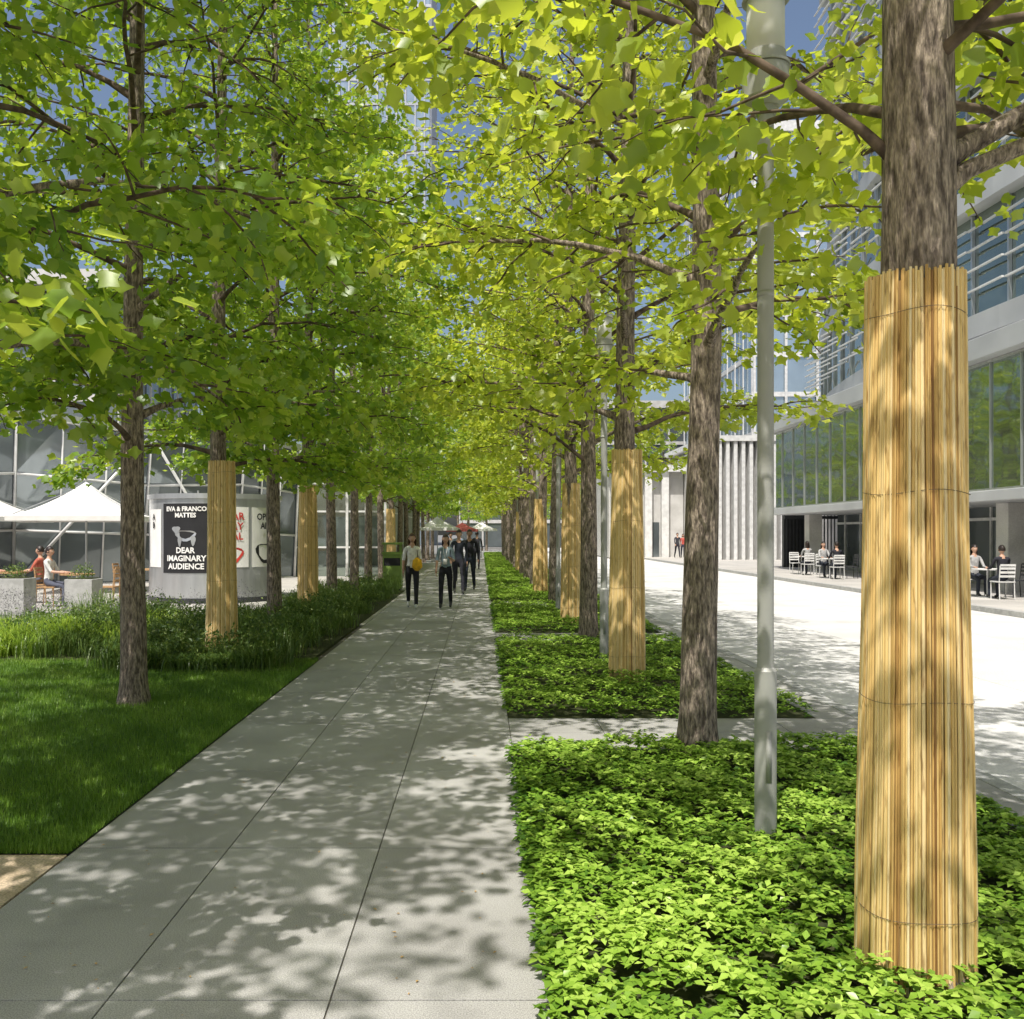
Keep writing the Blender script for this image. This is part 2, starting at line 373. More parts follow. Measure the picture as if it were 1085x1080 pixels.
# ground-cover beds
def cover_mesh(seed,w,l,dens,k=6):
    rng=np.random.default_rng(seed); n=int(w*l*dens)
    c=np.stack([rng.uniform(-.03,w+.03,n),rng.uniform(-.03,l+.03,n),np.zeros(n)],1)
    hgt=.10+.03*np.sin(c[:,0]*5+seed)*np.sin(c[:,1]*4.3)+.02*np.sin(c[:,0]*11+c[:,1]*9)+rng.normal(0,.018,n)
    ed=np.minimum(np.minimum(c[:,0],w-c[:,0]),np.minimum(c[:,1],l-c[:,1])); hgt*=np.clip(.5+ed*6,.2,1)
    c[:,2]=np.clip(hgt,.03,.25)
    P=np.repeat(c,k,0)+rng.normal(0,.006,(n*k,3)); a=np.tile(np.arange(k)*2*np.pi/k,n)+np.repeat(rng.random(n)*6.28,k)+rng.normal(0,.2,n*k)
    el=rng.normal(.0,.25,n*k)
    T=np.stack([np.cos(a),np.sin(a),el],1); Nn=np.zeros((n*k,3)); Nn[:,2]=1; Nn+=rng.normal(0,.2,(n*k,3))
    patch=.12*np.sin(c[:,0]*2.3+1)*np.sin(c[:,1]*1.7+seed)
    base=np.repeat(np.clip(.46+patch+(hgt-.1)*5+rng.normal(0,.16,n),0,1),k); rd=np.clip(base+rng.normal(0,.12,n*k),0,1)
    tv=OV_V.copy(); tv[:,0]*=1.35
    V,F,R_=scatter(P,T,Nn,rng.uniform(.030,.054,n*k),tv,OV_F,rng,rd)
    return np_mesh('groundcover_leaves',V,F,M_cover,R_)
C0=cover_mesh(3,2.76,6.22,720); C1=cover_mesh(5,2.76,6.15,340); C2=cover_mesh(6,2.76,6.15,340)
for i,(a,b_) in enumerate(beds):
    e=empty('groundcover_bed',(.24,a,0))
    sheet('soil',.0,2.76,0,b_-a,-.003,M_soil,e)
    addobj('leaves',C0 if i==0 else (C1,C2)[i%2],e)

# lawn
def blades(rng,P,H,lean,width,segs=1):
    n=len(P); a=rng.random(n)*6.28; d=np.stack([np.cos(a),np.sin(a),np.zeros(n)],1); s=np.stack([-np.sin(a),np.cos(a),np.zeros(n)],1)
    up=np.array([0,0,1.0])
    V=[];L=lean[:,None]*d
    w=width[:,None]
    if segs==1:
        V=np.stack([P-s*w,P+s*w,P+up*H[:,None]+L],1); F=np.array([[0,1,2]])
    else:
        V=np.stack([P-s*w*.6,P+s*w*.6,P+up*H[:,None]*.6-s*w+L*.3,P+up*H[:,None]*.6+s*w+L*.3,P+up*H[:,None]*.95-s*w*.7+L*.75,P+up*H[:,None]*.95+s*w*.7+L*.75,P+up*H[:,None]*.85-s*w*.1+L*1.35,P+up*H[:,None]*.85+s*w*.1+L*1.35],1)
        F=np.array([(0,1,3,2),(2,3,5,4),(4,5,7,6)])
    k=V.shape[1]; F=F[None]+(np.arange(n)*k)[:,None,None]
    return V.reshape(-1,3),F.reshape(-1,F.shape[2]),k
rng=np.random.default_rng(9)
e=empty('lawn'); sheet('turf',-16,-2.13,4.88,12.4,.0,M_turf,e)
n=280000; x=-2.13-(rng.random(n)**1.15)*8; y=4.87+(rng.random(n)**1.2)*7.5
P=np.stack([x,y,np.zeros(n)],1); V,F,k=blades(rng,P,rng.uniform(.025,.06,n),rng.uniform(0,.035,n),rng.uniform(.0018,.0034,n))
pn=.5+.2*np.sin(x*3.1+1)*np.sin(y*2.7)+.12*np.sin(x*9+y*7); rd=np.clip(pn+rng.normal(0,.2,n),0,1)
addobj('grass',np_mesh('grass',V,F,M_grass,np.repeat(rd,k)),e)

# planting border
e=empty('planting_border'); 
mb=MB(); mb.box((-4.1,11.3,-.16),(-2.22,27.5,.012),M_soil); mb.box((-16,12.3,-.16),(-4.1,17.2,.010),M_soil); mb.obj('soil',e)
def tufts(n,xr,yr,h,per,seed,spread=.12,wd=.005,leanf=.6):
    rng=np.random.default_rng(seed); cx=rng.uniform(*xr,n); cy=rng.uniform(*yr,n); hh=rng.uniform(*h,n)*(.75+.35*np.sin(cx*2.1+cy*1.3)*np.sin(cy*.9)); tone=rng.random(n)
    P=np.repeat(np.stack([cx,cy,np.zeros(n)],1),per,0)+np.concatenate([rng.normal(0,spread*.4,(n*per,2)),np.zeros((n*per,1))],1)
    H=np.repeat(hh,per)*rng.uniform(.6,1.05,n*per); V,F,k=blades(rng,P,H,H*rng.uniform(.1,leanf,n*per)*1.0,rng.uniform(.6,1.3,n*per)*wd,3)
    return V,F,np.repeat(np.clip(np.repeat(tone,per)*.5+rng.random(n*per)*.5,0,1),k)
for j,(args,mt) in enumerate((((210,(-4.0,-2.45),(11.35,27.3),(.28,.66),70,21,.3,.006,.9),M_bed),((90,(-6.2,-4.0),(12.4,16.8),(.25,.5),90,22,.3,.006,.9),M_bed),((170,(-11,-4.9),(12.35,14.6),(.36,.58),90,23,.2,.008,1.0),M_lily),((60,(-4.6,-2.7),(11.35,12.1),(.25,.42),90,26,.25,.007,1.1),M_bed),((220,(-13,-4.2),(14.6,17.1),(.3,.75),50,24,.25,.004,.5),M_bed))):
    V,F,r_=tufts(*args); addobj('foliage_%d'%j,np_mesh('foliage',V,F,mt,r_),e)
def leafball(seed,pts,n,mat,size):
    rng=np.random.default_rng(seed); Ps=[]
    for (x,y,z,r) in pts:
        u=rng.normal(0,1,(n,3)); u/=np.linalg.norm(u,axis=1,keepdims=True); q=u*(r*rng.uniform(.5,1.05,(n,1)))*(1+.25*np.sin(u[:,:1]*5+x)); q[:,2]*=.8; q+=np.array((x,y,z)); Ps.append(q)
    P=np.concatenate(Ps); P[:,2]=np.maximum(P[:,2],.03); m=len(P); T=rng.normal(0,1,(m,3)); T[:,2]+=.5
    V,F,r_=scatter(P,T,rng.normal(0,1,(m,3))+np.array((0,0,1)),rng.uniform(.6,1.3,m)*size,OV_V,OV_F,rng)
    return np_mesh('shrub_leaves',V,F,mat,r_)
rng=np.random.default_rng(5)
pts=[(rng.uniform(-3.9,-2.6),rng.uniform(11.8,27),.22,rng.uniform(.18,.48)) for _ in range(58)]+[(rng.uniform(-6.5,-3.9),rng.uniform(13.0,17),.28,rng.uniform(.22,.50)) for _ in range(30)]
addobj('shrubs',leafball(4,pts,600,M_bed,.055),e)
pts=[(rng.uniform(-12,-4.2),rng.uniform(14.8,17.1),.5,rng.uniform(.2,.40)) for _ in range(30)]
addobj('flower_haze',leafball(6,pts,420,M_mauve,.025),e)

# litter on path
rng=np.random.default_rng(12); n=520
P=np.stack([rng.uniform(-2.1,.24,n),2+rng.random(n)*18,np.full(n,.004)],1); T=rng.normal(0,1,(n,3)); T[:,2]*=.1; Nn=np.tile((0,0,1.),(n,1))
V,F,r_=scatter(P,T,Nn,rng.uniform(.008,.026,n),OV_V,OV_F,rng); V[:,2]=np.abs(V[:,2])+.002
addobj('leaf_litter',np_mesh('leaf_litter',V,F,M_reed,r_*.3))

# ---------------------------------------------------------------- street lamps
def street_lamp(x,y):
    e=empty('street_lamp',(x,y,0)); mb=MB()
    mb.tube([(0,0,-.02),(0,0,.93)],[.057,.057],M_lampgrey,32,False); mb.tube([(0,0,.93),(0,0,.95)],[.057,.0435],M_lampgrey,32,False)
    mb.tube([(0,0,.945),(0,0,3.92)],[.0425,.0425],M_lampgrey,32,False); mb.tube([(0,0,2.9),(0,0,2.93)],.0445,M_lampgrey,28)
    mb.box((-.015,-.0585,.35),(.015,-.054,.62),M_lampgrey)
    mb.obj('pole',e,smooth=True)
    mb=MB(); mb.tube([(0,0,3.86),(0,0,3.90)],[.055,.055],M_lampgrey,48); mb.tube([(0,0,3.90),(0,0,3.94)],[.07,.119],M_lampgrey,48); mb.tube([(0,0,3.94),(0,0,4.10)],[.119,.119],M_lampgrey,48); mb.tube([(0,0,4.105),(0,0,4.12)],[.126,.126],M_lampgrey,48)
    mb.tube([(0,0,4.12),(0,0,4.18)],[.108,.104],M_lampgrey,48)
    mb.tube([(0,0,4.46),(0,0,4.50)],[.122,.11],M_lampgrey,48)
    mb.obj('head',e)
    mb=MB(); mb.tube([(0,0,4.18),(0,0,4.46)],.098,M_canvas,32); mb.obj('diffuser',e,smooth=True)
for y in (4.98,12.3,19.6,27,34.3,41.6): street_lamp(1.50 if y<6 else 1.60,y)

# ---------------------------------------------------------------- buildings
def right_building():
    e=empty('glass_office_building'); Y0,Y1=8,45
    mb=MB(); mb.box((14.05,Y0,2.85),(20,Y1,6.45),M_glass); mb.obj('first_floor_glass',e)
    mb=MB(); y=Y0
    while y<=Y1+.01: mb.box((14.0,y-.02,2.85),(14.048,y+.02,6.45),M_steel); y+=1.5
    for z in (2.85,6.38): mb.box((13.96,Y0,z),(14.047,Y1,z+.06),M_steel)
    mb.obj('mullions',e)
    mb=MB(); mb.box((13.6,Y0-.3,6.452),(20,Y1+.3,7.05),M_panel); mb.box((13.8,Y0-.2,2.55),(20,Y1+.2,2.845),M_panel); mb.obj('slab_edges',e,bevel=.02)
    mb=MB()
    for y in (11,19,27.2,35.5,43.5): mb.box((15.0,y-.32,-.01),(15.6,y+.32,2.548),M_conc)
    mb.obj('columns',e,bevel=.02)
    mb=MB(); mb.box((17.0,Y0,0),(20,Y1,2.548),M_glassdk); y=Y0
    while y<=Y1: mb.box((16.93,y-.035,0),(16.998,y+.035,2.545),M_white); y+=1.8
    mb.box((16.92,Y0,.0),(16.997,Y1,.15),M_steel); mb.box((16.92,Y0,2.1),(16.996,Y1,2.2),M_white)
    mb.obj('shopfront',e)
    mb=MB()
    def cx(y,k): return 14.3+ .010*(y-26)**2*.6 + .35*math.sin(y*.12+k*.5)
    zb=7.05
    for k in range(8):
        z=zb+k*3.7; n=26; ysx=np.linspace(4,50,n)
        for i in range(n-1):
            a,b_=ysx[i],ysx[i+1]; xa,xb=cx(a,k),cx(b_,k)
            mb.face([(xa,a,z+.3),(xa,a,z+.95),(xb,b_,z+.95),(xb,b_,z+.3)],M_panel,random.uniform(-.06,.06))
            mb.face([(xa+.35,a,z+.95),(xa+.35,a,z+4.0),(xb+.35,b_,z+4.0),(xb+.35,b_,z+.95)],M_glass,random.uniform(-.25,.25))
            mb.face([(xa,a,z+.95),(xa+.35,a,z+.95),(xb+.35,b_,z+.95),(xb,b_,z+.95)],M_panel)
            mb.face([(xa,a,z+.3),(xb,b_,z+.3),(xb+.6,b_,z+.3),(xa+.6,a,z+.3)],M_panel)
            mb.box((xa+.25,a-.04,z+.95),(xa+.345,a+.04,z+3.98),M_steel)
            for zz in (1.7,2.3,2.9,3.5): mb.box((xa+.05,a-.03,z+zz),(xa+.12,b_,z+zz+.05),M_white)
    mb.box((20,6,0),(34,50,36),M_conc)
    mb.obj('upper_storeys',e)
right_building()
def fin_building():
    e=empty('finned_pavilion'); mb=MB()
    mb.box((14.6,61,-.02),(30,74,7.3),M_conc); mb.obj('walls',e)
    mb=MB(); x=14.65
    while x<21: mb.box((x,60.3,.0),(x+.22,60.97,7.6),M_white); x+=.5
    mb.obj('fins',e)
    mb=MB(); mb.box((14.4,60.2,7.6),(30.2,74.2,7.95),M_white); mb.obj('roof_slab',e)
    e=empty('stone_wall_building'); mb=MB(); mb.box((9.2,68,-.05),(14.55,80,6.6),M_conc); mb.obj('wall',e)
    mb=MB()
    for x in (9.3,10.5,11.7,12.9): mb.box((x,67.4,-.05),(x+.5,67.97,6.1),M_white)
    mb.box((9.0,67.2,6.1),(14.6,67.98,6.55),M_white)
    for x in (9.9,11.1,12.3): mb.box((x+.05,67.93,0),(x+.5,67.985,2.5),M_glassdk)
    mb.obj('portico',e)
    e=empty('metal_gate'); mb=MB(); x=15.2
    while x<21: mb.box((x,47.0,0),(x+.05,47.06,4.8),M_dark); x+=.17
    mb.box((15.1,46.97,4.8),(21.1,47.1,5.0),M_dark); mb.box((15.1,46.97,2.4),(21.1,47.09,2.55),M_dark); mb.box((15.1,47.12,0),(17.0,47.4,5.6),M_dark)
    mb.obj('bars',e)
fin_building()
def tower(name,x0,x1,y0,y1,h,st,bay,gm,fm):
    e=empty(name); mb=MB(); mb.box((x0,y0,-.1),(x1,y1,h),gm); mb.obj('core_glazing',e)
    mb=MB(); z=st
    while z<h: mb.box((x0-.15,y0-.15,z-.45),(x1+.15,y1+.15,z),fm); z+=st
    x=x0
    while x<=x1: mb.box((x-.12,y0-.25,0),(x+.12,y0-.152,h),fm); x+=bay
    y=y0
    while y<=y1:
        mb.box((x0-.25,y-.12,0),(x0-.152,y+.12,h),fm); mb.box((x1+.152,y-.12,0),(x1+.25,y+.12,h),fm); y+=bay
    mb.box((x0-.3,y0-.3,h),(x1+.3,y1+.3,h+1.0),fm); mb.obj('floor_bands',e)
tower('glass_tower',-24,-8.2,150,170,120,3.9,1.5,M_towerglass,M_steel)
tower('office_tower',26,58,90,120,40,3.8,3,M_towerglass,M_white)
tower('street_end_building',-3,40,130,145,19,3.6,3.2,M_glassdk,M_conc)
tower('plaza_building',-70,-24,62,80,18,3.6,3,M_glassdk,M_conc)

def pavilion():
    e=empty('faceted_glass_pavilion'); mb=MB(); fr=MB()
    base=[(-26,21),(-22,24),(-18.2,27),(-14.8,29.8),(-11.6,32.2),(-8.9,34.2),(-7.2,36.2)]
    def top(p,i): 
        o=[1.6,1.2,1.5,1.0,1.5,1.1,.6][i]; return (p[0]+.5*o,p[1]-.8*o,[5.0,5.4,4.9,5.3,4.9,5.1,4.8][i])
    for i in range(6):
        a,b_=base[i],base[i+1]; A,B=top(a,i),top(b_,i+1)
        nx=3
        def pt(u,v):
            lo=Vector((a[0]+(b_[0]-a[0])*u,a[1]+(b_[1]-a[1])*u,0)); hi=Vector(A).lerp(Vector(B),u); return lo.lerp(hi,v)
        for u in range(nx):
            for v in range(3):
                mb.face([pt(u/nx,v/3),pt((u+1)/nx,v/3),pt((u+1)/nx,(v+1)/3),pt(u/nx,(v+1)/3)],M_glassdk,random.uniform(-.4,.7))
        off=Vector((.04,-.05,0))
        for u in range(nx+1): fr.tube([pt(u/nx,0)+off,pt(u/nx,1)+off],.05 if u in(0,nx) else .03,M_white,6)
        for v in range(4): fr.tube([pt(0,v/3)+off,pt(1,v/3)+off],.04,M_white,6)
        fr.tube([pt(0,0)+off,pt(1,1)+off] if i%2 else [pt(1,0)+off,pt(0,1)+off],.055,M_white,6)
        mb.face([A,B,(b_[0]-3,b_[1]+6,6.0),(a[0]-3,a[1]+6,6.0)],M_steel)
        d=Vector((0,0,.22)); A_=Vector(A)+Vector((.12,-.15,0)); B_=Vector(B)+Vector((.12,-.15,0)); fr.face([A_,B_,B_+d,A_+d],M_steel)
    mb.obj('glass_facets',e); fr.obj('frames',e,smooth=True)
    e=empty('glazed_hall'); mb=MB(); mb.box((-12,37,0),(-3.75,52,4.6),M_glass); mb.box((-12.2,36.5,4.6),(-3.5,52.2,4.95),M_steel); mb.obj('hall_body',e)
    mb=MB(); x=-12
    while x<=-3.7: mb.box((x-.05,36.88,0),(x+.05,36.998,4.598),M_white); x+=.75
    y=37
    while y<=52: mb.box((-3.748,y-.05,0),(-3.64,y+.05,4.598),M_white); y+=.9
    for z in (1.1,2.5,3.6): mb.box((-12,36.9,z),(-3.76,36.995,z+.07),M_white); mb.box((-3.746,37,z),(-3.66,52,z+.07),M_white)
    mb.obj('mullions',e)
pavilion()

# ---------------------------------------------------------------- poster drum
def poster_drum():
    e=empty('poster_drum',(-6.75,24.0,0)); R=1.6; mb=MB()
    mb.tube([(0,0,-.01),(0,0,2.5)],R,M_steel,64); mb.tube([(0,0,2.5),(0,0,2.62)],R+.05,M_steel,64); mb.tube([(0,0,-.01),(0,0,.12)],R+.03,M_dark,64)
    mb.obj('drum',e)
    def panel(a0,a1,z0,z1,mat,r=R+.012):
        m2=MB(); n=12
        for i in range(n):
            a=math.radians(a0+(a1-a0)*i/n); b_=math.radians(a0+(a1-a0)*(i+1)/n)
            m2.face([(r*math.sin(a),-r*math.cos(a),z0),(r*math.sin(b_),-r*math.cos(b_),z0),(r*math.sin(b_),-r*math.cos(b_),z1),(r*math.sin(a),-r*math.cos(a),z1)],mat)
        m2.obj('poster',e)
    def text(s,ac,z,size,mat,r=R+.03):
        c=bpy.data.curves.new('t','FONT'); c.body=s; c.size=size; c.align_x='CENTER'; c.resolution_u=2; c.offset=.006
        o=bpy.data.objects.new('t',c); COL.objects.link(o); dg=bpy.context.evaluated_depsgraph_get(); me=bpy.data.meshes.new_from_object(o.evaluated_get(dg)); bpy.data.objects.remove(o)
        for v in me.vertices:
            a=math.radians(ac)+v.co.x/r; z_=z+v.co.y; v.co=(r*math.sin(a),-r*math.cos(a),z_)
        me.materials.clear(); me.materials.append(mat); addobj('lettering',me,e)
    panel(-58,-36,.85,2.25,M_canvas); panel(-33,13,.72,2.38,M_black); panel(16,44,.85,2.3,M_canvas); panel(47,80,.85,2.3,M_canvas)
    text('EVA & FRANCO\nMATTES',-10,2.2,.15,M_canvas); text('DEAR\nIMAGINARY\nAUDIENCE',-10,1.2,.19,M_canvas)
    def blob(c,rx,rz,a0,mat=M_steel,r=R+.02):
        m2=MB(); pts=[]
        for i in range(18):
            t=2*math.pi*i/18; k=1+.15*math.sin(3*t+c[0]); x=c[0]+rx*k*math.cos(t); z=c[1]+rz*k*math.sin(t); a=math.radians(a0)+x/r; pts.append((r*math.sin(a),-r*math.cos(a),z))
        m2.face(pts,mat); m2.obj('poster_figure',e)
    blob((0,1.62),.26,.13,-10); blob((-.24,1.76),.11,.08,-10,M_steel,R+.023); blob((.2,1.5),.06,.12,-10,M_steel,R+.026); blob((-.14,1.48),.05,.12,-10,M_steel,R+.029)
    text('DEAR\nVERY\nREAL',29,2.0,.24,M_red); blob((0,1.15),.28,.2,29,M_red)
    text('OPEN\nAIR',62,2.0,.22,M_black); blob((0,1.2),.3,.24,62,M_black); text('A\nB',-47,2.0,.2,M_black)
poster_drum()

# ---------------------------------------------------------------- umbrellas, furniture, bins
def umbrella(name,x,y,w,ze,za,mat,rot=0):
    e=empty(name,(x,y,0),(0,0,rot)); mb=MB(); h=w/2; n=6
    c=[(-h,-h),(h,-h),(h,h),(-h,h)]
    for i in range(4):
        a,b_=c[i],c[(i+1)%4]
        def P(u,t):
            px=a[0]+(b_[0]-a[0])*u; py=a[1]+(b_[1]-a[1])*u; s=1-t; z=ze+(za-ze)*(t**1.5)- .06*math.sin(math.pi*u)*t*(1-t); return (px*s,py*s,z)
        for k in range(n):
            t0,t1=k/n,(k+1)/n
            mb.face([P(0,t0),P(.5,t0),P(.5,t1),P(0,t1)],mat); mb.face([P(.5,t0),P(1,t0),P(1,t1),P(.5,t1)],mat)
        mb.face([(a[0],a[1],ze-.14),(b_[0],b_[1],ze-.14),(b_[0],b_[1],ze),(a[0],a[1],ze)],mat)
    mb.obj('canopy',e)
    mb=MB(); mb.tube([(0,0,0),(0,0,za+.08)],.03,M_steel,10); mb.box((-.35,-.35,0),(.35,.35,.08),M_conc)
    for p in c: mb.tube([(p[0]*.97,p[1]*.97,ze-.02),(0,0,za-.1)],.012,M_steel,6)
    mb.obj('pole_and_base',e)
umbrella('white_parasol',-11.3,27,3.4,2.15,3.15,M_canvas,.2)
umbrella('white_parasol',-15.0,28,3.1,2.15,3.0,M_canvas,-.1)
umbrella('white_parasol',-9.3,31,2.8,2.2,3.0,M_canvas,.3)
umbrella('striped_parasol',-2.6,56,2.6,2.0,2.7,M_canvas); umbrella('striped_parasol',-1.2,60,2.0,1.95,2.4,M_redcanvas)
umbrella('striped_parasol',.0,66,2.2,2.0,2.5,M_canvas)
def table(x,y,mat,r=.38):
    e=empty('cafe_table',(x,y,0)); mb=MB(); mb.tube([(0,0,.72),(0,0,.75)],r,mat,20); mb.tube([(0,0,.02),(0,0,.72)],.03,M_steel,10); mb.tube([(0,0,0),(0,0,.02)],.22,M_steel,16); mb.obj('top_and_stem',e)
def chair(x,y,rot,mat):
    e=empty('cafe_chair',(x,y,0),(0,0,rot)); mb=MB()
    mb.box((-.21,-.21,.43),(.21,.21,.46),mat); 
    for sx in(-.19,.19):
        mb.tube([(sx,-.19,0),(sx,-.19,.43)],.013,mat,6); mb.tube([(sx,.22,0),(sx,.19,.43),(sx,.24,.86)],.013,mat,6)
    for z in (.56,.66,.76,.84): mb.box((-.19,.205+(z-.46)*.1,z),(.19,.225+(z-.46)*.1,z+.055),mat)
    mb.obj('seat_and_frame',e)
for (x,y) in ((-9.2,21.5),(-11.2,22.5),(-8.6,24.5),(-13,23.4)):
    table(x,y,M_wood); chair(x-.65,y,math.pi/2,M_wood); chair(x+.65,y+.1,-math.pi/2,M_wood)
rt=[(13.1,27.5),(13.2,30.5),(13.0,35.2),(13.1,38.6),(13.2,24.6)]
for (x,y) in rt:
    table(x,y,M_white); chair(x,y-.7,math.pi,M_white); chair(x,y+.7,0,M_white); chair(x+.75,y,-math.pi/2,M_dark)
def planter(x,y,w,h):
    e=empty('concrete_planter',(x,y,0)); mb=MB(); mb.box((-w/2,-w/2,0),(w/2,w/2,h),M_kerb); mb.box((-w/2+.05,-w/2+.05,h+.001),(w/2-.05,w/2-.05,h+.02),M_soil); mb.obj('box',e,bevel=.015)
    addobj('plant',leafball(int(abs(x*10)),[(0,0,h+.12,.22)],350,M_bed,.05),e)
planter(-8.0,19.0,.55,.75); planter(-9.5,19.3,.55,.75)
e=empty('litter_bin',(-2.62,28,0)); mb=MB(); mb.box((-.27,-.27,.04),(.27,.27,1.05),M_green); mb.box((-.3,-.3,1.05),(.3,.3,1.12),M_green)
mb.box((-.24,-.278,.72),(.24,-.271,.95),M_black)
for sx in(-.25,.21):
    for sy in(-.25,.21): mb.box((sx,sy,1.12),(sx+.04,sy+.04,1.34),M_green)
mb.box((-.3,-.3,1.34),(.3,.3,1.4),M_green); mb.box((-.24,-.24,0),(.24,.24,.04),M_dark); mb.obj('bin_body',e,bevel=.01)

# ---------------------------------------------------------------- people
SK1=flat('skin_light',(.50,.30,.21),.5); SK2=flat('skin_tan',(.32,.18,.115),.5)
cl={}
def cloth(c):
    if c not in cl: cl[c]=noise_mat('cloth_%d'%len(cl),[x*.8 for x in c],[min(1,x*1.1) for x in c],scale=14,rough=.9,bump=.3,bdist=.01)
    return cl[c]
M_hair=flat('hair_dark',(.02,.013,.01),.45); M_hairb=flat('hair_brown',(.08,.045,.025),.45); M_shoe=flat('shoe',(.03,.03,.03),.5); M_shoew=flat('shoe_white',(.6,.6,.58),.5)
M_lip=flat('lips',(.35,.10,.09),.5)
def person(name,loc,rot,top,pants,skin=SK1,hair=M_hair,h=1.65,long=False,legs=((.35,.1),(-.3,.25)),arms=((-.3,.2),(.35,.4)),shoe=M_shoe,bag=None,sleeve=False,seat=None,female=False,lanyard=False):
    e=empty(name,loc,(0,0,rot)); s=h/1.745
    V=[];R_=[];E=[];lab=[]
    def add(p,r,par=None,l=None):
        V.append(p);R_.append(r if isinstance(r,tuple) else (r,r))
        if par is not None: E.append((par,len(V)-1)); lab.append(l)
        return len(V)-1
    sh=.155 if female else .18
    pel=add((0,0,.94),(.135,.10)); wa=add((0,0,1.09),(.105 if female else .125,.085),pel,'t'); ch=add((0,-.01,1.27),(.135,.10),wa,'t'); uc=add((0,0,1.39),(.11,.075),ch,'t')
    nk=add((0,-.005,1.475),.05,uc,'s'); add((0,-.015,1.57),.048,nk,'s')
    hands=[]
    for sd,(a,b_) in zip((1,-1),arms):
        S=Vector((sd*sh,0,1.40)); si=add(tuple(S),.052,uc,'t')
        d=Vector((sd*.16,-math.sin(a),-math.cos(a))).normalized(); El=S+d*.285; ei=add(tuple(El),.038,si,'t')
        d2=Vector((sd*(.04 if b_<1 else -.25),-math.sin(a+b_),-math.cos(a+b_))).normalized(); W=El+d2*.25; wi=add(tuple(W),.026,ei,'t' if sleeve else 's')
        Pm=W+d2*.07; add(tuple(Pm),(.030,.024),wi,'s'); hands.append((W,Pm,d2,sd))
    mn=9
    for sd,(a,k) in zip((1,-1),legs):
        Hp=Vector((sd*.092,0,.88)); hi=add(tuple(Hp),.088,pel,'p')
        Kn=Hp+Vector((sd*.01,-math.sin(a),-math.cos(a)))*.42; ki=add(tuple(Kn),.062,hi,'p')
        An=Kn+Vector((0,-math.sin(a-k),-math.cos(a-k)))*.41; ai=add(tuple(An),.045,ki,'p')
        fa=0 if a>=-.1 or seat else -.5
        toe=An+Vector((0,-.15*math.cos(fa),-.045+.15*math.sin(fa))); add(tuple(toe),(.038,.03),ai,'f'); mn=min(mn,toe.z-.028,An.z-.075)
    me=bpy.data.meshes.new('sk'); me.from_pydata([tuple(float(c) for c in p) for p in V],E,[]); o=bpy.data.objects.new('sk',me); COL.objects.link(o)
    sm=o.modifiers.new('s','SKIN'); sm.use_smooth_shade=True
    for i,r in enumerate(R_): me.skin_vertices[0].data[i].radius=r
    for i in range(len(V)): me.skin_vertices[0].data[i].use_root=(i==0)
    sb=o.modifiers.new('u','SUBSURF'); sb.levels=2; sb.render_levels=2
    dg=bpy.context.evaluated_depsgraph_get(); bme=bpy.data.meshes.new_from_object(o.evaluated_get(dg)); bpy.data.objects.remove(o)
    mats=[cloth(top),cloth(pants),skin,shoe]; bme.materials.clear()
    for m in mats: bme.materials.append(m)
    A=np.array([V[a] for a,_ in E]); B=np.array([V[b] for _,b in E]); AB=B-A; L2=(AB**2).sum(1)
    mp={'t':0,'p':1,'s':2,'f':3}
    for p in bme.polygons:
        c=np.array(p.center); t=np.clip(((c-A)*AB).sum(1)/L2,0,1); d=np.linalg.norm(A+AB*t[:,None]-c,axis=1); l=lab[int(d.argmin())]
        if l=='t' and c[2]<.95 and abs(c[0])<.14: l='p'
        p.material_index=mp[l]; p.use_smooth=True
    for v in bme.vertices: v.co=(v.co.x*s,v.co.y*s,(v.co.z-mn)*s)
    addobj('body',bme,e)
    mb=MB()
    for (W,Pm,d,sd) in hands:
        side=d.cross(Vector((0,0,1))) if abs(d.z)<.9 else Vector((0,1,0)); side=(side-d*side.dot(d)).normalized(); nrm=d.cross(side)*-sd
        for j,(o_,L) in enumerate(((-.024,.065),(-.008,.078),(.009,.074),(.024,.058))):
            p0=Pm+side*o_; p1=p0+d*(L*.55); p2=p1+(d*.8+nrm*.5).normalized()*L*.5
            mb.tube([p0,p1,p2],[.009,.008,.006],skin,6)
        p0=W+d*.02-side*.02; mb.tube([p0,p0+(d*.6-side*.8)*.045,p0+(d*.9-side*.6)*.07],[.011,.009,.007],skin,6)
    bm=bmesh.new(); bmesh.ops.create_icosphere(bm,subdivisions=4,radius=1)
    hc=Vector((0,-.02,1.635))
    for v in bm.verts:
        x,y,z=v.co; k=1-.28*max(0,-z)**1.3; x*=.073*k; yy=y*.093*(1-.10*max(0,-z)); zz=z*.115
        if y<-.6:
            nb=math.exp(-(x/.011)**2-((zz+.018)/.022)**2)*.024; yy-=nb
            yy+=.006*(math.exp(-((abs(x)-.028)/.014)**2-((zz-.008)/.012)**2)); yy-=.006*math.exp(-(x/.02)**2-((zz+.055)/.012)**2)
        v.co=(x,yy,zz)
    hm=bpy.data.meshes.new('head'); bm.to_mesh(hm); bm.free(); hm.materials.append(skin)
    for p in hm.polygons: p.use_smooth=True
    off=Vector((0,0,-mn))
    for v in hm.vertices: v.co=(v.co+hc+off)*s
    addobj('head',hm,e)
    for i,v in enumerate(mb.v): mb.v[i]=tuple((Vector(v)+off)*s)
    def ball(c,r,mat):
        c=(Vector(c)+hc+off)*s; n=6; pts=[(c.x,c.y,c.z-r+2*r*i/n) for i in range(n+1)]; mb.tube(pts,[max(.0008,r*math.sqrt(max(0,1-(2*i/n-1)**2))) for i in range(n+1)],mat,8)
    for sx in(-1,1):
        ball((sx*.028,-.078,.006),.010,M_canvas); ball((sx*.028,-.0855,.006),.006,M_black); ball((sx*.073,.005,-.005),.018,skin)
